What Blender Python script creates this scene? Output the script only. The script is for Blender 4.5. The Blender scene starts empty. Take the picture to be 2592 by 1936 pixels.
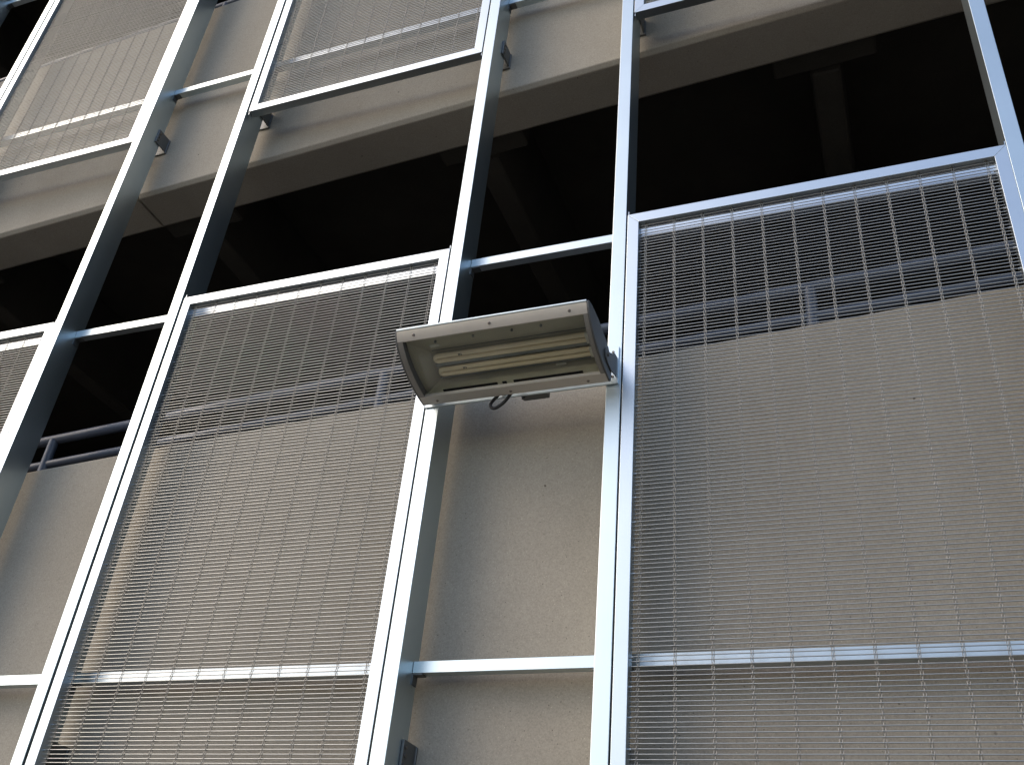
import bpy, bmesh, math, random
from mathutils import Matrix, Vector

random.seed(7)
scene = bpy.context.scene
COL = scene.collection
R = math.radians

# ------------------------------------------------------------------ camera
cam_data = bpy.data.cameras.new('camera')
cam = bpy.data.objects.new('camera', cam_data)
COL.objects.link(cam)
cam_data.sensor_fit = 'HORIZONTAL'
cam_data.sensor_width = 36.0
cam_data.lens = 2524.82 / 2592.0 * 36.0
cam_data.clip_start = 0.05
cam_data.clip_end = 2000.0
right = Vector((0.9332, 0.3484, 0.0879))
down = Vector((-0.1250, 0.5440, -0.8297))
fwd = Vector((-0.3369, 0.7633, 0.5512))
m = Matrix.Identity(4)
for i in range(3):
    m[i][0] = right[i]
    m[i][1] = -down[i]
    m[i][2] = -fwd[i]
m.translation = Vector((0.0, -2.5, 1.6))
cam.matrix_world = m
scene.camera = cam

# ------------------------------------------------------------------ sky, sun, exposure
SUN_EL = 37.0
SUN_AZ = 55.0            # degrees to the left of the facade's normal
sun_dir = Vector((-math.sin(R(SUN_AZ)) * math.cos(R(SUN_EL)),
                  -math.cos(R(SUN_AZ)) * math.cos(R(SUN_EL)), math.sin(R(SUN_EL))))
world = bpy.data.worlds.new('World')
scene.world = world
world.use_nodes = True
wn = world.node_tree.nodes
wl = world.node_tree.links
for n in list(wn):
    wn.remove(n)
wout = wn.new('ShaderNodeOutputWorld')
wbg = wn.new('ShaderNodeBackground')
sky = wn.new('ShaderNodeTexSky')
sky.sky_type = 'NISHITA'
sky.sun_disc = False
sky.sun_elevation = R(SUN_EL)
# rotation 0 puts the sun on +Y, turning clockwise seen from above
sky.sun_rotation = math.atan2(sun_dir.x, sun_dir.y)
sky.altitude = 50.0
sky.air_density = 1.0
sky.dust_density = 2.2
sky.ozone_density = 1.2
wbg.inputs['Strength'].default_value = 0.13
wl.new(sky.outputs[0], wbg.inputs[0])
wl.new(wbg.outputs[0], wout.inputs[0])

sun_data = bpy.data.lights.new('sun', 'SUN')
sun_data.energy = 0.22
sun_data.angle = R(35.0)
sun_data.color = (1.0, 0.78, 0.52)
sun = bpy.data.objects.new('sun', sun_data)
COL.objects.link(sun)
sun.rotation_euler = sun_dir.to_track_quat('Z', 'Y').to_euler()
sun.location = (-6, -10, 9)

scene.view_settings.view_transform = 'Standard'
scene.view_settings.look = 'None'
scene.view_settings.gamma = 1.0
scene.view_settings.exposure = 1.0
scene.view_settings.use_curve_mapping = False
scene.render.engine = 'CYCLES'
scene.cycles.max_bounces = 8


# ------------------------------------------------------------------ materials
def new_mat(name):
    mt = bpy.data.materials.new(name)
    mt.use_nodes = True
    nt = mt.node_tree
    b = nt.nodes.get('Principled BSDF')
    return mt, nt, b


def N(nt, kind, **kw):
    n = nt.nodes.new(kind)
    for k, v in kw.items():
        setattr(n, k, v)
    return n


def noise(nt, scale, detail=4.0, rough=0.6, vec=None):
    n = N(nt, 'ShaderNodeTexNoise')
    n.inputs['Scale'].default_value = scale
    n.inputs['Detail'].default_value = detail
    n.inputs['Roughness'].default_value = rough
    if vec is not None:
        nt.links.new(vec, n.inputs['Vector'])
    return n


def ramp(nt, src, stops):
    r = N(nt, 'ShaderNodeValToRGB')
    el = r.color_ramp.elements
    while len(el) < len(stops):
        el.new(0.5)
    for e, (p, c) in zip(el, stops):
        e.position = p
        e.color = (c[0], c[1], c[2], 1.0) if len(c) == 3 else c
    nt.links.new(src, r.inputs[0])
    return r


def mixc(nt, mode, fac, a, b):
    x = N(nt, 'ShaderNodeMix', data_type='RGBA', blend_type=mode)
    if isinstance(fac, float):
        x.inputs[0].default_value = fac
    else:
        nt.links.new(fac, x.inputs[0])
    for sock, v in ((x.inputs[6], a), (x.inputs[7], b)):
        if isinstance(v, tuple):
            sock.default_value = (v[0], v[1], v[2], 1.0)
        else:
            nt.links.new(v, sock)
    return x.outputs[2]


def world_pos(nt):
    g = N(nt, 'ShaderNodeNewGeometry')
    return g.outputs['Position']


def mapped(nt, vec, sc):
    mp = N(nt, 'ShaderNodeMapping')
    mp.inputs['Scale'].default_value = sc
    nt.links.new(vec, mp.inputs['Vector'])
    return mp.outputs[0]


def metal(name, col, rough, var=0.06, grain=(900, 900, 3), metallic=1.0, dust=0.0):
    mt, nt, b = new_mat(name)
    p = world_pos(nt)
    g = noise(nt, 1.0, 2.0, 0.5, mapped(nt, p, grain))
    big = noise(nt, 3.0, 5.0, 0.65, p)
    c1 = mixc(nt, 'MIX', big.outputs[0], tuple(x * 0.90 for x in col), tuple(min(1.0, x * 1.06) for x in col))
    fine = noise(nt, 700.0, 2.0, 0.7, p)
    fr = ramp(nt, fine.outputs[0], [(0.3, (0.93, 0.93, 0.93)), (0.7, (1, 1, 1))])
    c2 = mixc(nt, 'MULTIPLY', 1.0, c1, fr.outputs[0])
    nt.links.new(c2, b.inputs['Base Color'])
    mr = N(nt, 'ShaderNodeMapRange')
    mr.inputs['To Min'].default_value = max(0.02, rough - var)
    mr.inputs['To Max'].default_value = rough + var
    mixv = N(nt, 'ShaderNodeMath', operation='ADD')
    nt.links.new(g.outputs[0], mixv.inputs[0])
    nt.links.new(big.outputs[0], mixv.inputs[1])
    hv = N(nt, 'ShaderNodeMath', operation='MULTIPLY')
    hv.inputs[1].default_value = 0.5
    nt.links.new(mixv.outputs[0], hv.inputs[0])
    nt.links.new(hv.outputs[0], mr.inputs['Value'])
    nt.links.new(mr.outputs[0], b.inputs['Roughness'])
    b.inputs['Metallic'].default_value = metallic
    return mt


def concrete(name, lo, hi, bump=0.25, pits=True):
    mt, nt, b = new_mat(name)
    p = world_pos(nt)
    big = noise(nt, 1.3, 6.0, 0.62, p)
    c = ramp(nt, big.outputs[0], [(0.3, lo), (0.72, hi)]).outputs[0]
    # vertical weather streaks
    st = noise(nt, 1.0, 5.0, 0.6, mapped(nt, p, (7.0, 7.0, 0.5)))
    sr = ramp(nt, st.outputs[0], [(0.35, (0.955, 0.95, 0.945)), (0.65, (1, 1, 1))])
    c = mixc(nt, 'MULTIPLY', 1.0, c, sr.outputs[0])
    # exposed sand grain
    fine = noise(nt, 190.0, 4.0, 0.8, p)
    fr = ramp(nt, fine.outputs[0], [(0.28, (0.72, 0.71, 0.70)), (0.5, (1, 1, 1)), (0.74, (1.25, 1.24, 1.2))])
    c = mixc(nt, 'MULTIPLY', 0.9, c, fr.outputs[0])
    h = fine.outputs[0]
    if pits:
        vo = N(nt, 'ShaderNodeTexVoronoi')
        vo.inputs['Scale'].default_value = 46.0
        nt.links.new(p, vo.inputs['Vector'])
        pr_ = ramp(nt, vo.outputs['Distance'], [(0.055, (0.42, 0.40, 0.38)), (0.10, (1, 1, 1))])
        # only some cells carry a pit
        sel = ramp(nt, vo.outputs['Color'], [(0.52, (0, 0, 0)), (0.56, (1, 1, 1))])
        c = mixc(nt, 'MULTIPLY', sel.outputs[0], c, pr_.outputs[0])
        vo3 = N(nt, 'ShaderNodeTexVoronoi')
        vo3.inputs['Scale'].default_value = 9.0
        nt.links.new(p, vo3.inputs['Vector'])
        wob = N(nt, 'ShaderNodeMath', operation='MULTIPLY_ADD')
        wob.inputs[1].default_value = 0.05
        nt.links.new(fine.outputs[0], wob.inputs[0])
        nt.links.new(vo3.outputs['Distance'], wob.inputs[2])
        bh = ramp(nt, wob.outputs[0], [(0.052, (0.30, 0.28, 0.26)), (0.066, (1, 1, 1))])
        sel3 = ramp(nt, vo3.outputs['Color'], [(0.50, (0, 0, 0)), (0.54, (1, 1, 1))])
        c = mixc(nt, 'MULTIPLY', sel3.outputs[0], c, bh.outputs[0])
        vo2 = N(nt, 'ShaderNodeTexVoronoi')
        vo2.inputs['Scale'].default_value = 120.0
        nt.links.new(p, vo2.inputs['Vector'])
        gr = ramp(nt, vo2.outputs['Distance'], [(0.10, (1.5, 1.48, 1.42)), (0.2, (1, 1, 1))])
        sel2 = ramp(nt, vo2.outputs['Color'], [(0.72, (0, 0, 0)), (0.76, (1, 1, 1))])
        c = mixc(nt, 'MULTIPLY', sel2.outputs[0], c, gr.outputs[0])
    nt.links.new(c, b.inputs['Base Color'])
    b.inputs['Roughness'].default_value = 0.9
    b.inputs['Specular IOR Level'].default_value = 0.25
    bp = N(nt, 'ShaderNodeBump')
    bp.inputs['Strength'].default_value = bump
    bp.inputs['Distance'].default_value = 0.002
    nt.links.new(h, bp.inputs['Height'])
    nt.links.new(bp.outputs[0], b.inputs['Normal'])
    return mt


def paint(name, col, rough, metallic=0.0, var=0.05, spec=0.5):
    mt, nt, b = new_mat(name)
    p = world_pos(nt)
    big = noise(nt, 9.0, 5.0, 0.65, p)
    c = mixc(nt, 'MIX', big.outputs[0], tuple(x * 0.88 for x in col), tuple(min(1, x * 1.1) for x in col))
    fine = noise(nt, 900.0, 2.0, 0.6, p)
    fr = ramp(nt, fine.outputs[0], [(0.3, (0.94, 0.94, 0.94)), (0.7, (1.03, 1.03, 1.03))])
    c = mixc(nt, 'MULTIPLY', 1.0, c, fr.outputs[0])
    nt.links.new(c, b.inputs['Base Color'])
    mr = N(nt, 'ShaderNodeMapRange')
    mr.inputs['To Min'].default_value = rough - var
    mr.inputs['To Max'].default_value = rough + var
    nt.links.new(big.outputs[0], mr.inputs['Value'])
    nt.links.new(mr.outputs[0], b.inputs['Roughness'])
    b.inputs['Metallic'].default_value = metallic
    b.inputs['Specular IOR Level'].default_value = spec
    return mt


M_MULL = metal('satin_aluminium', (0.63, 0.705, 0.72), 0.37)
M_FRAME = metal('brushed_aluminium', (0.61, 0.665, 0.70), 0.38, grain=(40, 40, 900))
M_ROD = metal('stainless_rod', (0.47, 0.475, 0.46), 0.40, grain=(3, 900, 900))
M_CABLE = metal('crimped_wire', (0.25, 0.245, 0.23), 0.45, grain=(300, 300, 300))
M_STEEL = metal('galvanised_steel', (0.20, 0.205, 0.205), 0.55, var=0.1, grain=(60, 60, 60))
M_BOLT = metal('bolt_steel', (0.22, 0.20, 0.18), 0.45, grain=(60, 60, 60))
M_CONC = concrete('sandblasted_precast', (0.318, 0.285, 0.234), (0.388, 0.352, 0.294))
M_CONC_IN = concrete('shaded_interior_concrete', (0.045, 0.041, 0.034), (0.075, 0.068, 0.056), pits=False)  # shade inside the decks put into a darker concrete colour
M_RAIL = paint('blue_grey_rail_paint', (0.065, 0.082, 0.120), 0.36)
M_HOUS = paint('silver_housing_paint', (0.62, 0.575, 0.51), 0.38, metallic=0.5)
M_HOUS_SHADE = paint('shaded_housing_paint', (0.27, 0.255, 0.23), 0.42, metallic=0.3)  # darker copy of the housing paint, shade of the side strips put into the colour
M_HOUSD = paint('dark_end_paint', (0.13, 0.13, 0.128), 0.5, metallic=0.2)
M_REFL = paint('cream_reflector', (0.90, 0.86, 0.76), 0.30, metallic=0.0)
M_RIB = paint('grey_rib', (0.26, 0.28, 0.285), 0.4, metallic=0.3)
M_TUBE = paint('lamp_phosphor', (0.93, 0.80, 0.60), 0.25)
M_LABEL = paint('paper_label', (0.72, 0.71, 0.66), 0.6)
M_INK = paint('label_ink', (0.08, 0.08, 0.08), 0.6)
M_BLACK = paint('rubber_and_slot_black', (0.02, 0.02, 0.021), 0.5)  # rubber of the lead, also the painted shade of the lens slots
M_ASPH = concrete('asphalt', (0.045, 0.044, 0.043), (0.065, 0.063, 0.06), pits=False)
M_PAVE = concrete('pavement_concrete', (0.18, 0.166, 0.142), (0.24, 0.222, 0.19), pits=False)

gm, gnt, gb = new_mat('lens_glass')
gout = gnt.nodes.get('Material Output')
gtr = N(gnt, 'ShaderNodeBsdfTransparent')
gtr.inputs['Color'].default_value = (0.95, 0.96, 0.93, 1)
ggl = N(gnt, 'ShaderNodeBsdfGlossy')
ggl.inputs['Roughness'].default_value = 0.04
gfr = N(gnt, 'ShaderNodeFresnel')
gfr.inputs['IOR'].default_value = 1.45
_n = noise(gnt, 30.0, 5.0, 0.7, world_pos(gnt))
_r = ramp(gnt, _n.outputs[0], [(0.4, (0.03, 0.03, 0.03)), (0.8, (0.14, 0.14, 0.14))])
gnt.links.new(_r.outputs[0], ggl.inputs['Roughness'])
gmx = N(gnt, 'ShaderNodeMixShader')
ggeo = N(gnt, 'ShaderNodeNewGeometry')
ginv = N(gnt, 'ShaderNodeMath', operation='SUBTRACT')
ginv.inputs[0].default_value = 1.0
gnt.links.new(ggeo.outputs['Backfacing'], ginv.inputs[1])
gmul = N(gnt, 'ShaderNodeMath', operation='MULTIPLY')
gnt.links.new(gfr.outputs[0], gmul.inputs[0])
gnt.links.new(ginv.outputs[0], gmul.inputs[1])
gnt.links.new(gmul.outputs[0], gmx.inputs[0])
gnt.links.new(gtr.outputs[0], gmx.inputs[1])
gnt.links.new(ggl.outputs[0], gmx.inputs[2])
gnt.links.new(gmx.outputs[0], gout.inputs['Surface'])
gnt.nodes.remove(gb)
M_GLASS = gm


# ------------------------------------------------------------------ mesh helpers
def empty(name, loc=(0, 0, 0)):
    o = bpy.data.objects.new(name, None)
    o.location = loc
    o.empty_display_size = 0.1
    COL.objects.link(o)
    return o


def tag(o, label=None, cat=None, group=None, kind=None):
    if label:
        o['label'] = label
    if cat:
        o['category'] = cat
    if group:
        o['group'] = group
    if kind:
        o['kind'] = kind
    return o


def root_loc(par):
    v = Vector((0, 0, 0))
    while par is not None:
        v += par.location
        par = par.parent
    return v


def link(name, me, mat, parent=None, loc=None):
    """loc is a world position; parents are only ever translated"""
    if mat is not None and not me.materials:
        me.materials.append(mat)
    o = bpy.data.objects.new(name, me)
    COL.objects.link(o)
    o.parent = parent
    w = Vector(loc) if loc is not None else Vector((0, 0, 0))
    o.location = w - root_loc(parent)
    return o


def bm_mesh(name, bm, smooth=None):
    bmesh.ops.recalc_face_normals(bm, faces=bm.faces)
    me = bpy.data.meshes.new(name)
    bm.to_mesh(me)
    bm.free()
    if smooth is not None:
        for f in me.polygons:
            f.use_smooth = True
        me.set_sharp_from_angle(angle=R(smooth))
    return me


def add_hexa(bm, pts):
    """eight corners: bottom ring 0-3, top ring 4-7"""
    v = [bm.verts.new(p) for p in pts]
    for q in ((0, 3, 2, 1), (4, 5, 6, 7), (0, 1, 5, 4), (1, 2, 6, 5), (2, 3, 7, 6), (3, 0, 4, 7)):
        bm.faces.new([v[i] for i in q])
    return v


def add_box(bm, x0, x1, y0, y1, z0, z1, slope=0.0):
    s0, s1 = slope * x0, slope * x1
    return add_hexa(bm, [(x0, y0, z0 + s0), (x1, y0, z0 + s1), (x1, y1, z0 + s1), (x0, y1, z0 + s0),
                         (x0, y0, z1 + s0), (x1, y0, z1 + s1), (x1, y1, z1 + s1), (x0, y1, z1 + s0)])


def bevel(bm, off, seg=1, ang=30):
    bmesh.ops.recalc_face_normals(bm, faces=bm.faces)
    ed = [e for e in bm.edges if len(e.link_faces) == 2 and e.calc_face_angle(0) > R(ang)]
    bmesh.ops.bevel(bm, geom=ed, offset=off, segments=seg, affect='EDGES', profile=0.5)


def box(name, mat, parent, x0, x1, y0, y1, z0, z1, slope=0.0, bev=0.0, seg=1):
    bm = bmesh.new()
    add_box(bm, x0, x1, y0, y1, z0, z1, slope)
    if bev:
        bevel(bm, bev, seg)
    return link(name, bm_mesh(name, bm), mat, parent)


def add_tube(bm, pts, r, sides=8, cap=True):
    pts = [Vector(p) for p in pts]
    rings = []
    up = Vector((0, 0, 1))
    prev = None
    for i, p in enumerate(pts):
        a = pts[max(0, i - 1)]
        c = pts[min(len(pts) - 1, i + 1)]
        t = (c - a).normalized()
        if prev is None:
            n = t.orthogonal().normalized()
        else:
            n = (prev - t * prev.dot(t)).normalized()
        prev = n
        b = t.cross(n)
        rr = r[i] if isinstance(r, (list, tuple)) else r
        rings.append([bm.verts.new(p + (n * math.cos(k * 2 * math.pi / sides) + b * math.sin(k * 2 * math.pi / sides)) * rr)
                      for k in range(sides)])
    for i in range(len(rings) - 1):
        for k in range(sides):
            bm.faces.new([rings[i][k], rings[i][(k + 1) % sides], rings[i + 1][(k + 1) % sides], rings[i + 1][k]])
    if cap:
        bm.faces.new(rings[0][::-1])
        bm.faces.new(rings[-1])


def prism_x(bm, prof, x0, x1):
    """closed profile in (y, z) swept along x"""
    a = [bm.verts.new((x0, y, z)) for y, z in prof]
    b = [bm.verts.new((x1, y, z)) for y, z in prof]
    n = len(prof)
    for i in range(n):
        j = (i + 1) % n
        bm.faces.new([a[i], a[j], b[j], b[i]])
    bm.faces.new(a[::-1])
    bm.faces.new(b)


def screw_mesh(r, h):
    """pan-head screw, axis along -Y, with a cross recess"""
    bm = bmesh.new()
    prof = [(0.0, r), (-h * 0.55, r * 0.95), (-h, r * 0.6)]
    sides = 14
    rings = []
    for y, rr in prof:
        rings.append([bm.verts.new((rr * math.cos(k * 2 * math.pi / sides), y, rr * math.sin(k * 2 * math.pi / sides)))
                      for k in range(sides)])
    for i in range(len(rings) - 1):
        for k in range(sides):
            bm.faces.new([rings[i][k], rings[i][(k + 1) % sides], rings[i + 1][(k + 1) % sides], rings[i + 1][k]])
    c = bm.verts.new((0, -h * 0.6, 0))
    for k in range(sides):
        bm.faces.new([rings[-1][k], rings[-1][(k + 1) % sides], c])
    bm.faces.new(rings[0][::-1])
    return bm_mesh('screw', bm, 50)


# ------------------------------------------------------------------ dimensions
SL = 0.062                                   # ramp slope of the parking decks
FLOOR = 3.144                                # storey pitch of the metal grid
DECK = 3.092                                 # storey pitch of the decks
MW = 0.0475                                  # mullion width
MD = 0.118                                   # mullion depth
MX = [-5.187, -4.560, -3.2875, -2.660, -1.3838, -0.7575, 0.5055, 1.132]
WALL_Y = 0.165

# ------------------------------------------------------------------ ground
bm = bmesh.new()
add_box(bm, -400, 400, -400, 400, -0.5, 0.0)
ground = link('ground', bm_mesh('ground', bm), M_ASPH)
tag(ground, kind='structure')
bm = bmesh.new()
add_box(bm, -60, 60, -14.0, 0.9, -0.1, 0.12)
bevel(bm, 0.015, 2)
pavement = link('pavement', bm_mesh('pavement', bm), M_PAVE)
tag(pavement, kind='structure')

# ------------------------------------------------------------------ parking garage
garage = empty('parking_garage', (-1.5, 0.3, 0.0))
tag(garage, 'grey precast concrete parking garage with dark open decks behind the metal screen', 'building')
X0, X1 = -13.0, 12.0
JX = -3.340                                  # joint between precast units
CH = 0.018


def spandrel(zb, zt, xa, xb):
    """precast unit: chamfered lower front edge, flat soffit, small back chamfer"""
    prof = [(WALL_Y, zb + CH), (WALL_Y + CH, zb), (0.385, zb), (0.410, zb + 0.025), (0.410, zt), (WALL_Y + 0.008, zt), (WALL_Y, zt - 0.008)]
    bm = bmesh.new()
    n = len(prof)
    a = [bm.verts.new((xa, y, z + SL * xa)) for y, z in prof]
    b = [bm.verts.new((xb, y, z + SL * xb)) for y, z in prof]
    for i in range(n):
        j = (i + 1) % n
        bm.faces.new([a[i], a[j], b[j], b[i]])
    bm.faces.new(a[::-1])
    bm.faces.new(b)
    bevel(bm, 0.003, 1)
    return link('spandrel', bm_mesh('spandrel', bm), M_CONC, garage)


ZT0, ZB1 = 3.6085, 5.180                     # top of lower unit, bottom of upper unit at x = 0
for lev in (0, 1, 2):
    zt = ZT0 + DECK * lev
    zb = ZB1 + DECK * (lev - 1)
    spandrel(zb, zt, X0, JX - 0.006)
    spandrel(zb, zt, JX + 0.006, 5.2)
    spandrel(zb, zt, 5.212, X1)
    # deck slab behind the unit, and stems of the double tees under it
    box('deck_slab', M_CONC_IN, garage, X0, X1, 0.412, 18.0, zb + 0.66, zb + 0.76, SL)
    for k in range(-7, 8):
        xc = -0.02 + 1.62 * k
        bm = bmesh.new()
        wb, wt = 0.062, 0.085
        za, zc = zb + 0.13 + SL * xc, zb + 0.659 + SL * xc
        y0, y1 = 0.62, 17.9
        add_hexa(bm, [(xc - wb, y0, za), (xc + wb, y0, za), (xc + wb, y1, za), (xc - wb, y1, za),
                      (xc - wt, y0, zc), (xc + wt, y0, zc), (xc + wt, y1, zc), (xc - wt, y1, zc)])
        bevel(bm, 0.008)
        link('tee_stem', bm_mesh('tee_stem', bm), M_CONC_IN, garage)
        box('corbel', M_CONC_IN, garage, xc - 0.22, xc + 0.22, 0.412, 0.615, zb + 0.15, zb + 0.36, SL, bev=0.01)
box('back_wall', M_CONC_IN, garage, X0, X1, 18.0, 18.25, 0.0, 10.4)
box('end_wall', M_CONC, garage, X0 - 0.25, X0, 0.17, 18.25, 0.0, 10.4)  # unseen walls at both ends, added to keep side light out of the decks
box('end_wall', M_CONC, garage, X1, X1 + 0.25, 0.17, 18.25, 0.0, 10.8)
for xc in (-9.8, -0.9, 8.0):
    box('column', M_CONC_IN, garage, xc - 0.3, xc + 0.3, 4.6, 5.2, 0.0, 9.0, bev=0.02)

# ------------------------------------------------------------------ guard rails on the deck edges
POSTS = [-6.05, -4.55 - 0.35, -3.40, -1.78, -0.16, 1.46, 3.08]


def guard_rail(dz, label):
    root = empty('guard_rail', (-1.5, 0.3, ZT0 + dz - SL * 1.5))
    tag(root, label, 'railing', 'guard rails on the deck edges')
    yr = 0.30
    for nm, zc, rad in (('top_rail', 3.862, 0.0215), ('bottom_rail', 3.735, 0.018)):
        bm = bmesh.new()
        xa, xb = -9.0, 6.0
        add_tube(bm, [(xa, yr, zc + dz + SL * 1.04 * xa), (xb, yr, zc + dz + SL * 1.04 * xb)], rad, 16)
        link(nm, bm_mesh(nm, bm, 40), M_RAIL, root)
    for x in POSTS:
        bm = bmesh.new()
        add_tube(bm, [(x, yr - 0.004, ZT0 + dz + SL * x + 0.008), (x, yr - 0.004, 3.855 + dz + SL * 1.04 * x)], 0.021, 14)
        p = link('post', bm_mesh('post', bm, 40), M_RAIL, root)
        bm = bmesh.new()
        add_box(bm, x - 0.05, x + 0.05, yr - 0.054, yr + 0.046, ZT0 + dz + SL * x + 0.004, ZT0 + dz + SL * x + 0.014)
        bevel(bm, 0.002)
        link('base_plate', bm_mesh('base_plate', bm), M_RAIL, p)


guard_rail(0.0, 'blue grey pipe guard rail along the top of the lower concrete band')
guard_rail(DECK, 'blue grey pipe guard rail at the upper deck, in the top left corner')

# ------------------------------------------------------------------ aluminium grid
grid = empty('facade_grid', (-1.5, 0.06, 0.3))
tag(grid, 'silver aluminium grid of tall upright fins joined by thin cross bars', 'metal grid')
mull_objs = []
bm = bmesh.new()
add_box(bm, -MW / 2, MW / 2, 0.0, MD, 0.3, 9.75)
bevel(bm, 0.0012, 2)
mull_me = bm_mesh('mullion', bm)

bm = bmesh.new()                             # fixing plate from mullion back to concrete
add_box(bm, 0.0, 0.008, 0.080, WALL_Y, -0.043, 0.043)
bevel(bm, 0.0015)
brk_me = bm_mesh('bracket', bm)
bm = bmesh.new()                             # wall plate of the fixing
add_box(bm, -0.075, 0.012, WALL_Y - 0.009, WALL_Y - 0.0005, -0.055, 0.040)
bevel(bm, 0.0015)
brkw_me = bm_mesh('wall_plate', bm)
bolt_me = screw_mesh(0.0055, 0.005)
bm = bmesh.new()                             # hex bolt on the plate, axis along +X
for zz in (-0.024, 0.0, 0.024):
    ring0 = [bm.verts.new((0.008, 0.094 + 0.0065 * math.cos(k * math.pi / 3), zz + 0.0065 * math.sin(k * math.pi / 3))) for k in range(6)]
    ring1 = [bm.verts.new((0.0125, 0.094 + 0.006 * math.cos(k * math.pi / 3), zz + 0.006 * math.sin(k * math.pi / 3))) for k in range(6)]
    for k in range(6):
        bm.faces.new([ring0[k], ring0[(k + 1) % 6], ring1[(k + 1) % 6], ring1[k]])
    bm.faces.new(ring1)
hex_me = bm_mesh('bolts', bm)

for x in MX:
    mo = link('mullion', mull_me, M_MULL, grid, (x, 0, 0))
    mull_objs.append(mo)
    for zc in (2.246, 5.308, 8.40):
        b = link('bracket', brk_me, M_STEEL, mo, (x + MW / 2 + 0.0004, 0, zc))
        link('wall_plate', brkw_me, M_STEEL, mo, (x + MW / 2 + 0.0004, 0, zc))
        link('bolts', hex_me, M_BOLT, mo, (x + MW / 2 + 0.0004, 0, zc))

BAR = [(2.4764, 2.5117), (4.0222, 4.0588), (5.6199, 5.6558), (7.166, 7.2025), (8.764, 8.80)]
BY0, BY1 = 0.083, 0.117
clip_me = {}
for sgn in (1, -1):
    bm = bmesh.new()
    # leg flat against the mullion, hanging under the bar, and leg along the bar's underside
    add_box(bm, *sorted((0.0, sgn * 0.003)), BY0 + 0.002, BY1 - 0.002, -0.032, -0.0005)
    add_box(bm, *sorted((sgn * 0.0034, sgn * 0.032)), BY0 + 0.002, BY1 - 0.002, -0.0040, -0.0005)
    clip_me[sgn] = bm_mesh('clip', bm)
for i in range(len(MX) - 1):
    xa, xb = MX[i] + MW / 2 + 0.0006, MX[i + 1] - MW / 2 - 0.0006
    for z0, z1 in BAR:
        bm = bmesh.new()
        add_box(bm, xa, xb, BY0, BY1, z0, z1)
        bevel(bm, 0.0010)
        bo = link('cross_bar', bm_mesh('cross_bar', bm), M_FRAME if xb - xa > 1.0 else M_MULL, grid)  # behind the panels, the darker frame metal stands in for the mesh's shade
        link('clip', clip_me[1], M_STEEL, bo, (xa, 0, z0))
        link('clip', clip_me[-1], M_STEEL, bo, (xb, 0, z0))

# ------------------------------------------------------------------ woven mesh panels
FT = 0.0406                                  # frame face width, rails
FS = 0.0395                                  # frame face width, stiles
FD = 0.040                                   # frame depth
PITCH = 0.01310
MY = 0.018                                   # mesh plane
ROD_R = 0.00162
WIRE_R = 0.00090
PW = MX[6] - MX[5] - MW - 0.0055             # outer width of a panel
PH = 4.0597 - (5.1969 - FLOOR)               # outer height
IN_W = PW - 2 * FS
IN_H = PH - 2 * FT
NROD = int((IN_H - 0.008) / PITCH) + 1
NCAB = 12


def frame_member(p, q, r, s):
    """mitred bar: outer edge p-q, inner edge r-s (x, z), with a lip at the front"""
    bm = bmesh.new()
    ring = [p, q, r, s]
    add_hexa(bm, [(x, 0.0, z) for x, z in ring] + [(x, FD, z) for x, z in ring])
    bevel(bm, 0.0011, 2)
    return bm_mesh('frame', bm)


g = 0.0004
hw, hh = PW / 2, PH / 2
ihw, ihh = hw - FS, hh - FT
fr_top = frame_member((-hw + g, hh), (hw - g, hh), (ihw - g, ihh), (-ihw + g, ihh))
fr_bot = frame_member((hw - g, -hh), (-hw + g, -hh), (-ihw + g, -ihh), (ihw - g, -ihh))
fr_lft = frame_member((-hw, -hh + g), (-hw, hh - g), (-ihw, ihh - g), (-ihw, -ihh + g))
fr_rgt = frame_member((hw, hh - g), (hw, -hh + g), (ihw, -ihh + g), (ihw, ihh - g))

bm = bmesh.new()
add_tube(bm, [(-ihw + 0.0015, 0, 0), (-ihw * 0.5, 0, 0), (0, 0, 0), (ihw * 0.5, 0, 0), (ihw - 0.0015, 0, 0)], ROD_R, 7)
rod_me = bm_mesh('rod', bm, 60)

z_top = ihh - 0.0055
bm = bmesh.new()
amp = ROD_R + WIRE_R
for dx, par in ((-0.0033, 0), (0.0033, 0), (0.0, 1)):
    pts = [(dx, 0, z_top + 0.005)]
    for k in range(NROD):
        zz = z_top - k * PITCH
        s = -1 if (k + par) % 2 == 0 else 1
        pts.append((dx, s * amp, zz + 0.0022))
        pts.append((dx, s * amp, zz - 0.0022))
    pts.append((dx, 0, -ihh + 0.001))
    add_tube(bm, pts, WIRE_R, 5)
# swaged head under the top rail
add_tube(bm, [(0, 0, ihh - 0.0045), (0, 0, ihh + 0.0005)], 0.0052, 8)
cab_me = bm_mesh('cable', bm, 70)

bm = bmesh.new()                             # eyelets fixing every sixth rod to the stile
for k in range(3, NROD, 6):
    zz = z_top - k * PITCH
    for sx in (-1, 1):
        xm = sx * (ihw - 0.0045)
        add_tube(bm, [(xm - 0.0045, MY, zz - 0.001), (xm + 0.0045, MY, zz - 0.001)], 0.0034, 7)
eye_me = bm_mesh('eyelets', bm, 50)

bm = bmesh.new()                             # small tabs that hold the frame to the mullion
add_box(bm, -0.0012, 0.0012, 0.004, 0.034, -0.010, 0.018)
tab_me = bm_mesh('tab', bm)

for name_, fm in (('rod', rod_me), ('eyelets', eye_me)):
    fm.materials.append(M_ROD)
tab_me.materials.append(M_FRAME)
cab_me.materials.append(M_CABLE)
for fm in (fr_top, fr_bot, fr_lft, fr_rgt):
    fm.materials.append(M_FRAME)


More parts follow.
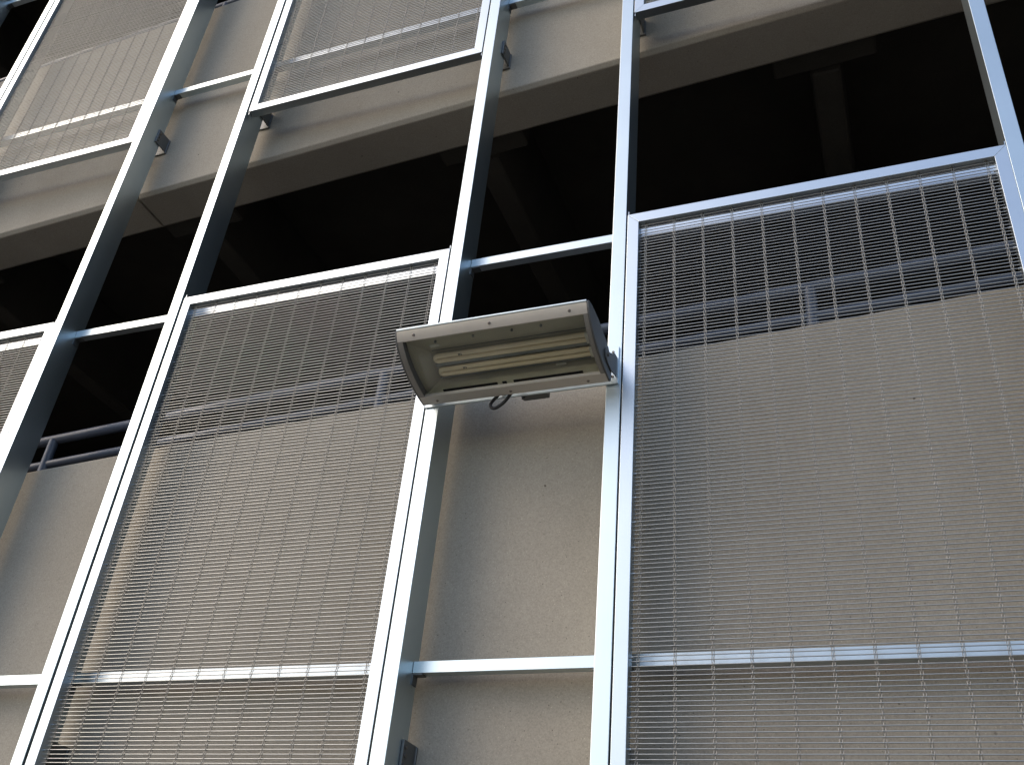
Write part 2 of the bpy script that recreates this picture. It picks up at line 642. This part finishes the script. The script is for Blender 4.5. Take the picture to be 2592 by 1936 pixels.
def mesh_panel(i, zc, label):
    """panel between mullion i and i+1, centred on height zc"""
    xc = (MX[i] + MW / 2 + 0.0050 + MX[i + 1] - MW / 2 - 0.0005) / 2
    root = empty('mesh_panel', (xc, 0.0015, zc - hh))
    tag(root, label, 'screen panel', 'woven wire panels set between the upright fins')
    base = (xc, 0.0015, zc)
    link('top_rail', fr_top, None, root, base)
    link('bottom_rail', fr_bot, None, root, base)
    link('stile', fr_lft, None, root, base)
    link('stile', fr_rgt, None, root, base)
    for k in range(NROD):
        r = link('rod', rod_me, None, root,
                 (xc, 0.0015 + MY + random.uniform(-0.0003, 0.0003), zc + z_top - k * PITCH + random.uniform(-0.0004, 0.0004)))
        r.rotation_euler = (random.uniform(0, 3), random.uniform(-0.0009, 0.0009), random.uniform(-0.0006, 0.0006))
    for k in range(NCAB):
        xx = xc + (-ihw + 0.0225) + (2 * ihw - 0.045) * k / (NCAB - 1)
        link('cable', cab_me, None, root, (xx, 0.0015 + MY, zc))
    tag(link('eyelets', eye_me, None, root, (xc, 0.0015, zc)), kind='stuff')
    for sx, sz in ((-1, 1), (1, 1), (-1, -1), (1, -1)):
        t = link('tab', tab_me, None, root, (xc + sx * (hw - 0.0022), 0.0015, zc + sz * hh + (0.0 if sz > 0 else -0.008)))
    return root


ZC0 = 4.0597 - hh
ZC1 = 5.1969 + hh
mesh_panel(5, ZC0, 'large woven wire panel to the right of the floodlight')
mesh_panel(3, ZC0, 'woven wire panel directly left of the floodlight, in the lower row')
mesh_panel(1, ZC0, 'lower row wire panel cut off by the left edge of the photo')
mesh_panel(1, ZC1, 'upper row wire panel in the top left corner')
mesh_panel(3, ZC1, 'upper row wire panel at the top, left of centre')
mesh_panel(5, ZC1, 'upper row wire panel at the top right, only its bottom corner showing')

# ------------------------------------------------------------------ floodlight
XL, XR = -1.392, -0.752
lamp = empty('floodlight', ((XL + XR) / 2, 0.0, 3.344))
tag(lamp, 'wide silver wedge shaped floodlight tilted down, with two long lamps behind glass', 'light')
ARC = [(-0.3035, 3.4430), (-0.2960, 3.4255), (-0.2862, 3.4120), (-0.2750, 3.4000), (-0.2470, 3.3780), (-0.2130, 3.3600), (-0.1780, 3.3465), (-0.1430, 3.3370),
       (-0.1060, 3.3300), (-0.0905, 3.3278), (-0.0690, 3.3255), (-0.0500, 3.3245)]
TOPB = [(-0.0440, 3.3280), (-0.0420, 3.3700), (-0.0480, 3.4050), (-0.0900, 3.4310), (-0.1350, 3.4420), (-0.2040, 3.4560), (-0.2683, 3.4570), (-0.2980, 3.4510)]
OUT = ARC + TOPB


def scaled(prof, d):
    """shrink the profile inwards by d"""
    n = len(prof)
    res = []
    for i in range(n):
        a = Vector(prof[i - 1]); b = Vector(prof[i]); c = Vector(prof[(i + 1) % n])
        t = (c - a).normalized()
        nrm = Vector((-t.y, t.x))
        res.append(tuple(b + nrm * d))
    return res


for xa, xb in ((XL, XL + 0.006), (XR - 0.006, XR)):
    bm = bmesh.new()
    prism_x(bm, OUT, xa, xb)
    bevel(bm, 0.001)
    link('end_plate', bm_mesh('end_plate', bm), M_HOUSD, lamp)
# body shell: top and back sheet
INN = scaled(OUT, 0.003)


def shell(name, idx, mat, xa, xb, th=0.003, parent=lamp):
    o = [OUT[i] for i in idx]
    s = [INN[i] for i in idx]
    bm = bmesh.new()
    prism_x(bm, o + s[::-1], xa, xb)
    return link(name, bm_mesh(name, bm, 35), mat, parent)


n_arc = len(ARC)
xi0, xi1 = XL + 0.0063, XR - 0.0063
# direction check of the inward normal
cy = sum(p[0] for p in OUT) / len(OUT); cz = sum(p[1] for p in OUT) / len(OUT)
if (Vector(INN[4]) - Vector((cy, cz))).length > (Vector(OUT[4]) - Vector((cy, cz))).length:
    INN = scaled(OUT, -0.003)
shell('housing', list(range(n_arc - 1, len(OUT))) + [0], M_HOUS, xi0, xi1)
fr = shell('lens_frame', [0, 1, 2], M_HOUS, xi0, xi1)            # top lip
fr2 = shell('lens_frame', [9, 10, 11], M_HOUS, xi0, xi1)           # bottom lip
# rounded lips that turn in towards the glass
for (y, z), pa in ((ARC[2], fr), (ARC[9], fr2)):
    bm = bmesh.new()
    dy, dz = (0.006, 0.012) if pa is fr else (0.002, 0.012)
    prism_x(bm, [(y, z), (y + 0.003, z - 0.0004), (y + dy + 0.002, z + dz), (y + dy - 0.001, z + dz)], xi0 + 0.0002, xi1 - 0.0002)
    link('lip', bm_mesh('lip', bm), M_HOUS, pa)
# side strips of the door, following the curve, their shade put into the paint
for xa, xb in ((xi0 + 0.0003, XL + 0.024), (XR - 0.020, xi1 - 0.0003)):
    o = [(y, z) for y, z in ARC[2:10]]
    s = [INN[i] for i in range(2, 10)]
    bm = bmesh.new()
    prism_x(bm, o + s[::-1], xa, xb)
    st = link('lens_frame', bm_mesh('lens_frame', bm, 35), M_HOUS_SHADE, lamp)
    # return wall down to the glass
    bm = bmesh.new()
    xw = xb if xa < -1 else xa
    s2 = [(y + 0.008, z + 0.026) for y, z in s]
    prism_x(bm, s + s2[::-1], *(sorted((xw, xw + (-0.002 if xa < -1 else 0.002)))))
    link('return', bm_mesh('return', bm), M_HOUSD, st)

# glass: flat pane set behind the lips
d = (Vector((-0.038, 3.332)) - Vector((-0.31, 3.438))).normalized()
nn = Vector((d.y, -d.x))
if nn.y > 0:
    nn = -nn
P0 = Vector((-0.31, 3.438))


def loc2(s, off):
    p = P0 + d * s + nn * off
    return (p.x, p.y)


bm = bmesh.new()
prism_x(bm, [loc2(0.040, -0.003), loc2(0.262, -0.003), loc2(0.262, -0.007), loc2(0.040, -0.007)], xi0 + 0.004, xi1 - 0.004)
link('glass', bm_mesh('glass', bm), M_GLASS, lamp)
# reflector tray: top slope, back, bottom slope and two angled ends
bm = bmesh.new()
ra, rb = xi0 + 0.006, xi1 - 0.006
rim = [(ra, 0.044, -0.010), (rb, 0.044, -0.010), (rb, 0.258, -0.010), (ra, 0.258, -0.010)]
bot = [(ra + 0.055, 0.120, -0.052), (rb - 0.014, 0.120, -0.052), (rb - 0.014, 0.232, -0.060), (ra + 0.055, 0.232, -0.060)]
vr = [bm.verts.new((x, *loc2(s, o))) for x, s, o in rim]
vb = [bm.verts.new((x, *loc2(s, o))) for x, s, o in bot]
for k in range(4):
    bm.faces.new([vr[k], vr[(k + 1) % 4], vb[(k + 1) % 4], vb[k]])
bm.faces.new(vb)
bmesh.ops.solidify(bm, geom=bm.faces[:], thickness=0.0015)
refl = link('reflector', bm_mesh('reflector', bm), M_REFL, lamp)
# folded ridges of the tray
for s0, s1, o0, o1, mat in ((0.112, 0.120, -0.044, -0.050, M_RIB), (0.160, 0.176, -0.050, -0.038, M_RIB), (0.214, 0.226, -0.052, -0.040, M_RIB)):
    bm = bmesh.new()
    prism_x(bm, [loc2(s0, -0.051), loc2(s0 + 0.003, o1), loc2(s1 - 0.003, o1), loc2(s1, -0.051)], ra + 0.062, rb - 0.018)
    link('ridge', bm_mesh('ridge', bm), mat, refl)
# twin tube lamps
for sc in (0.1415, 0.1935):
    lo_, hi_ = sc - 0.0092, sc + 0.0092
    off = -0.0345
    xa, xb = ra + 0.072, rb - 0.036
    pts = []
    pts.append((xb, *loc2(lo_, off)))
    pts.append((xa + 0.009, *loc2(lo_, off)))
    for k in range(1, 8):
        a = math.pi * k / 8
        pts.append((xa + 0.009 - 0.009 * math.sin(a), *loc2(sc - 0.0092 * math.cos(a), off)))
    pts.append((xa + 0.009, *loc2(hi_, off)))
    pts.append((xb, *loc2(hi_, off)))
    bm = bmesh.new()
    add_tube(bm, pts, 0.0082, 12)
    tb = link('lamp_tube', bm_mesh('lamp_tube', bm, 50), M_TUBE, lamp)
    bm = bmesh.new()
    prism_x(bm, [loc2(sc - 0.019, off - 0.012), loc2(sc + 0.019, off - 0.012), loc2(sc + 0.019, off + 0.010), loc2(sc - 0.019, off + 0.010)], xb, xb + 0.018)
    bevel(bm, 0.002)
    link('lamp_base', bm_mesh('lamp_base', bm), M_LABEL, tb)
    # printed marks near the bend
    bm = bmesh.new()
    for dx in (0.135, 0.139, 0.144):
        prism_x(bm, [loc2(sc - 0.006 + dx * 0.01, off + 0.0076), loc2(sc - 0.0125, off + 0.0076), loc2(sc - 0.0125, off + 0.0086), loc2(sc - 0.006, off + 0.0086)], xa + dx - 0.05, xa + dx - 0.0475)
    link('printed_mark', bm_mesh('printed_mark', bm), M_INK, tb)
# thin metal tube added along the top sheet's front edge to catch a sky highlight
bm = bmesh.new()
add_tube(bm, [(xi0, -0.3015, 3.4465), (xi1, -0.3015, 3.4465)], 0.0050, 12)
link('edge_highlight_bead', bm_mesh('edge_highlight_bead', bm, 40), M_MULL, lamp)
# black strips standing in for the shade in gaps above the bottom lip
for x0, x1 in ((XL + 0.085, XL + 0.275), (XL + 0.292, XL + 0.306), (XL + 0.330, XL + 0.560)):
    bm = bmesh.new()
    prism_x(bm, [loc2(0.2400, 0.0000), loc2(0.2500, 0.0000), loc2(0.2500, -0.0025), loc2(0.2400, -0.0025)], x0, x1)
    link('slot_shade', bm_mesh('slot_shade', bm), M_BLACK, lamp)
# small fasteners along the upper slope of the tray
for x in (XL + 0.115, XL + 0.245, XL + 0.375, XL + 0.470):
    bm = bmesh.new()
    add_tube(bm, [(x, *loc2(0.068, -0.0205)), (x, *loc2(0.068, -0.0150))], 0.0042, 8)
    link('stud', bm_mesh('stud', bm, 40), M_RIB, refl)
# paper labels inside
for x0, x1, s0, s1 in ((ra + 0.070, ra + 0.103, 0.082, 0.100), (rb - 0.145, rb - 0.110, 0.175, 0.186), (rb - 0.16, rb - 0.125, 0.228, 0.236)):
    bm = bmesh.new()

    def on_tray(s):
        if s < 0.12:
            t = (s - 0.044) / (0.120 - 0.044)
            return -0.010 + t * (-0.042) + 0.0022
        return -0.0445
    prism_x(bm, [loc2(s0, on_tray(s0)), loc2(s1, on_tray(s1)), loc2(s1, on_tray(s1) + 0.0005), loc2(s0, on_tray(s0) + 0.0005)], x0, x1)
    lb = link('label_sticker', bm_mesh('label_sticker', bm), M_LABEL, refl)
# screws on the lips
scr_me = screw_mesh(0.0048, 0.0032)
scr_me.materials.append(M_BOLT)


def place_screw(x, pyz, nyz, parent):
    o = link('screw', scr_me, None, parent, (x, pyz[0], pyz[1]))
    nv = Vector((0.0, nyz[0], nyz[1])).normalized()
    o.rotation_euler = nv.to_track_quat('-Y', 'Z').to_euler()
    return o


for x in (-1.327, -1.070, -0.813):
    p = (ARC[1][0] + 0.0008, ARC[1][1] - 0.0004)
    t = Vector(ARC[2]) - Vector(ARC[1])
    nv = Vector((t.y, -t.x))
    if nv.y > 0:
        nv = -nv
    place_screw(x, p, nv, fr)
    p = ((ARC[10][0] * 0.8 + ARC[11][0] * 0.2), (ARC[10][1] * 0.8 + ARC[11][1] * 0.2))
    t = Vector(ARC[11]) - Vector(ARC[10])
    nv = Vector((t.y, -t.x))
    if nv.y > 0:
        nv = -nv
    place_screw(x - 0.006, p, nv, fr2)
# back plate across the two fins
bp = box('mounting_plate', M_MULL, lamp, -1.4085, -0.7405, -0.0065, -0.0008, 3.3440, 3.4860, bev=0.0012)
for x in (-0.7600, -1.3900):
    for z in (3.466, 3.3720):
        place_screw(x, (-0.0065, z), (-1, 0), bp)
# yoke arms
for xa, xb in ((XR + 0.0015, XR + 0.0055), (XL - 0.0055, XL - 0.0015)):
    bm = bmesh.new()
    prof = [(-0.1226, 3.3990), (-0.1290, 3.3830), (-0.1200, 3.3660), (-0.0950, 3.3580), (-0.0570, 3.3560), (-0.0070, 3.3700), (-0.0070, 3.4458), (-0.0300, 3.4430), (-0.0560, 3.4240), (-0.0850, 3.4080), (-0.1100, 3.4060)]
    prism_x(bm, prof, xa, xb)
    bevel(bm, 0.0008)
    arm = link('yoke_arm', bm_mesh('yoke_arm', bm), M_HOUSD, lamp)
    s = 1 if xa > -1 else -1
    bm = bmesh.new()
    add_tube(bm, [(xb if s > 0 else xa, -0.108, 3.384), ((xb if s > 0 else xa) + s * 0.005, -0.108, 3.384)], 0.006, 6)
    link('bolt', bm_mesh('bolt', bm), M_BOLT, arm)
# supply lead
pts = []
ctrl = [(-1.060, -0.030, 3.372), (-1.076, -0.030, 3.360), (-1.092, -0.028, 3.340), (-1.112, -0.026, 3.314), (-1.134, -0.025, 3.2985),
        (-1.148, -0.024, 3.2960), (-1.158, -0.023, 3.3030), (-1.161, -0.022, 3.3160), (-1.152, -0.020, 3.3330), (-1.138, -0.018, 3.350), (-1.120, -0.015, 3.372)]
for i in range(len(ctrl) - 1):
    p0 = Vector(ctrl[max(0, i - 1)]); p1 = Vector(ctrl[i]); p2 = Vector(ctrl[i + 1]); p3 = Vector(ctrl[min(len(ctrl) - 1, i + 2)])
    for k in range(4):
        t = k / 4
        pts.append(0.5 * ((2 * p1) + (p2 - p0) * t + (2 * p0 - 5 * p1 + 4 * p2 - p3) * t * t + (3 * p1 - p0 - 3 * p2 + p3) * t ** 3))
pts.append(Vector(ctrl[-1]))
bm = bmesh.new()
add_tube(bm, pts, 0.0056, 10)
link('supply_lead', bm_mesh('supply_lead', bm, 60), M_BLACK, lamp)
# junction box behind the plate
jb = box('junction_box', M_STEEL, lamp, -1.082, -0.990, 0.006, 0.064, 3.3680, 3.4400, bev=0.004, seg=2)
bm = bmesh.new()
add_tube(bm, [(-1.072, 0.034, 3.358), (-1.072, 0.034, 3.3675)], 0.006, 10)
link('cable_gland', bm_mesh('cable_gland', bm, 40), M_STEEL, jb)
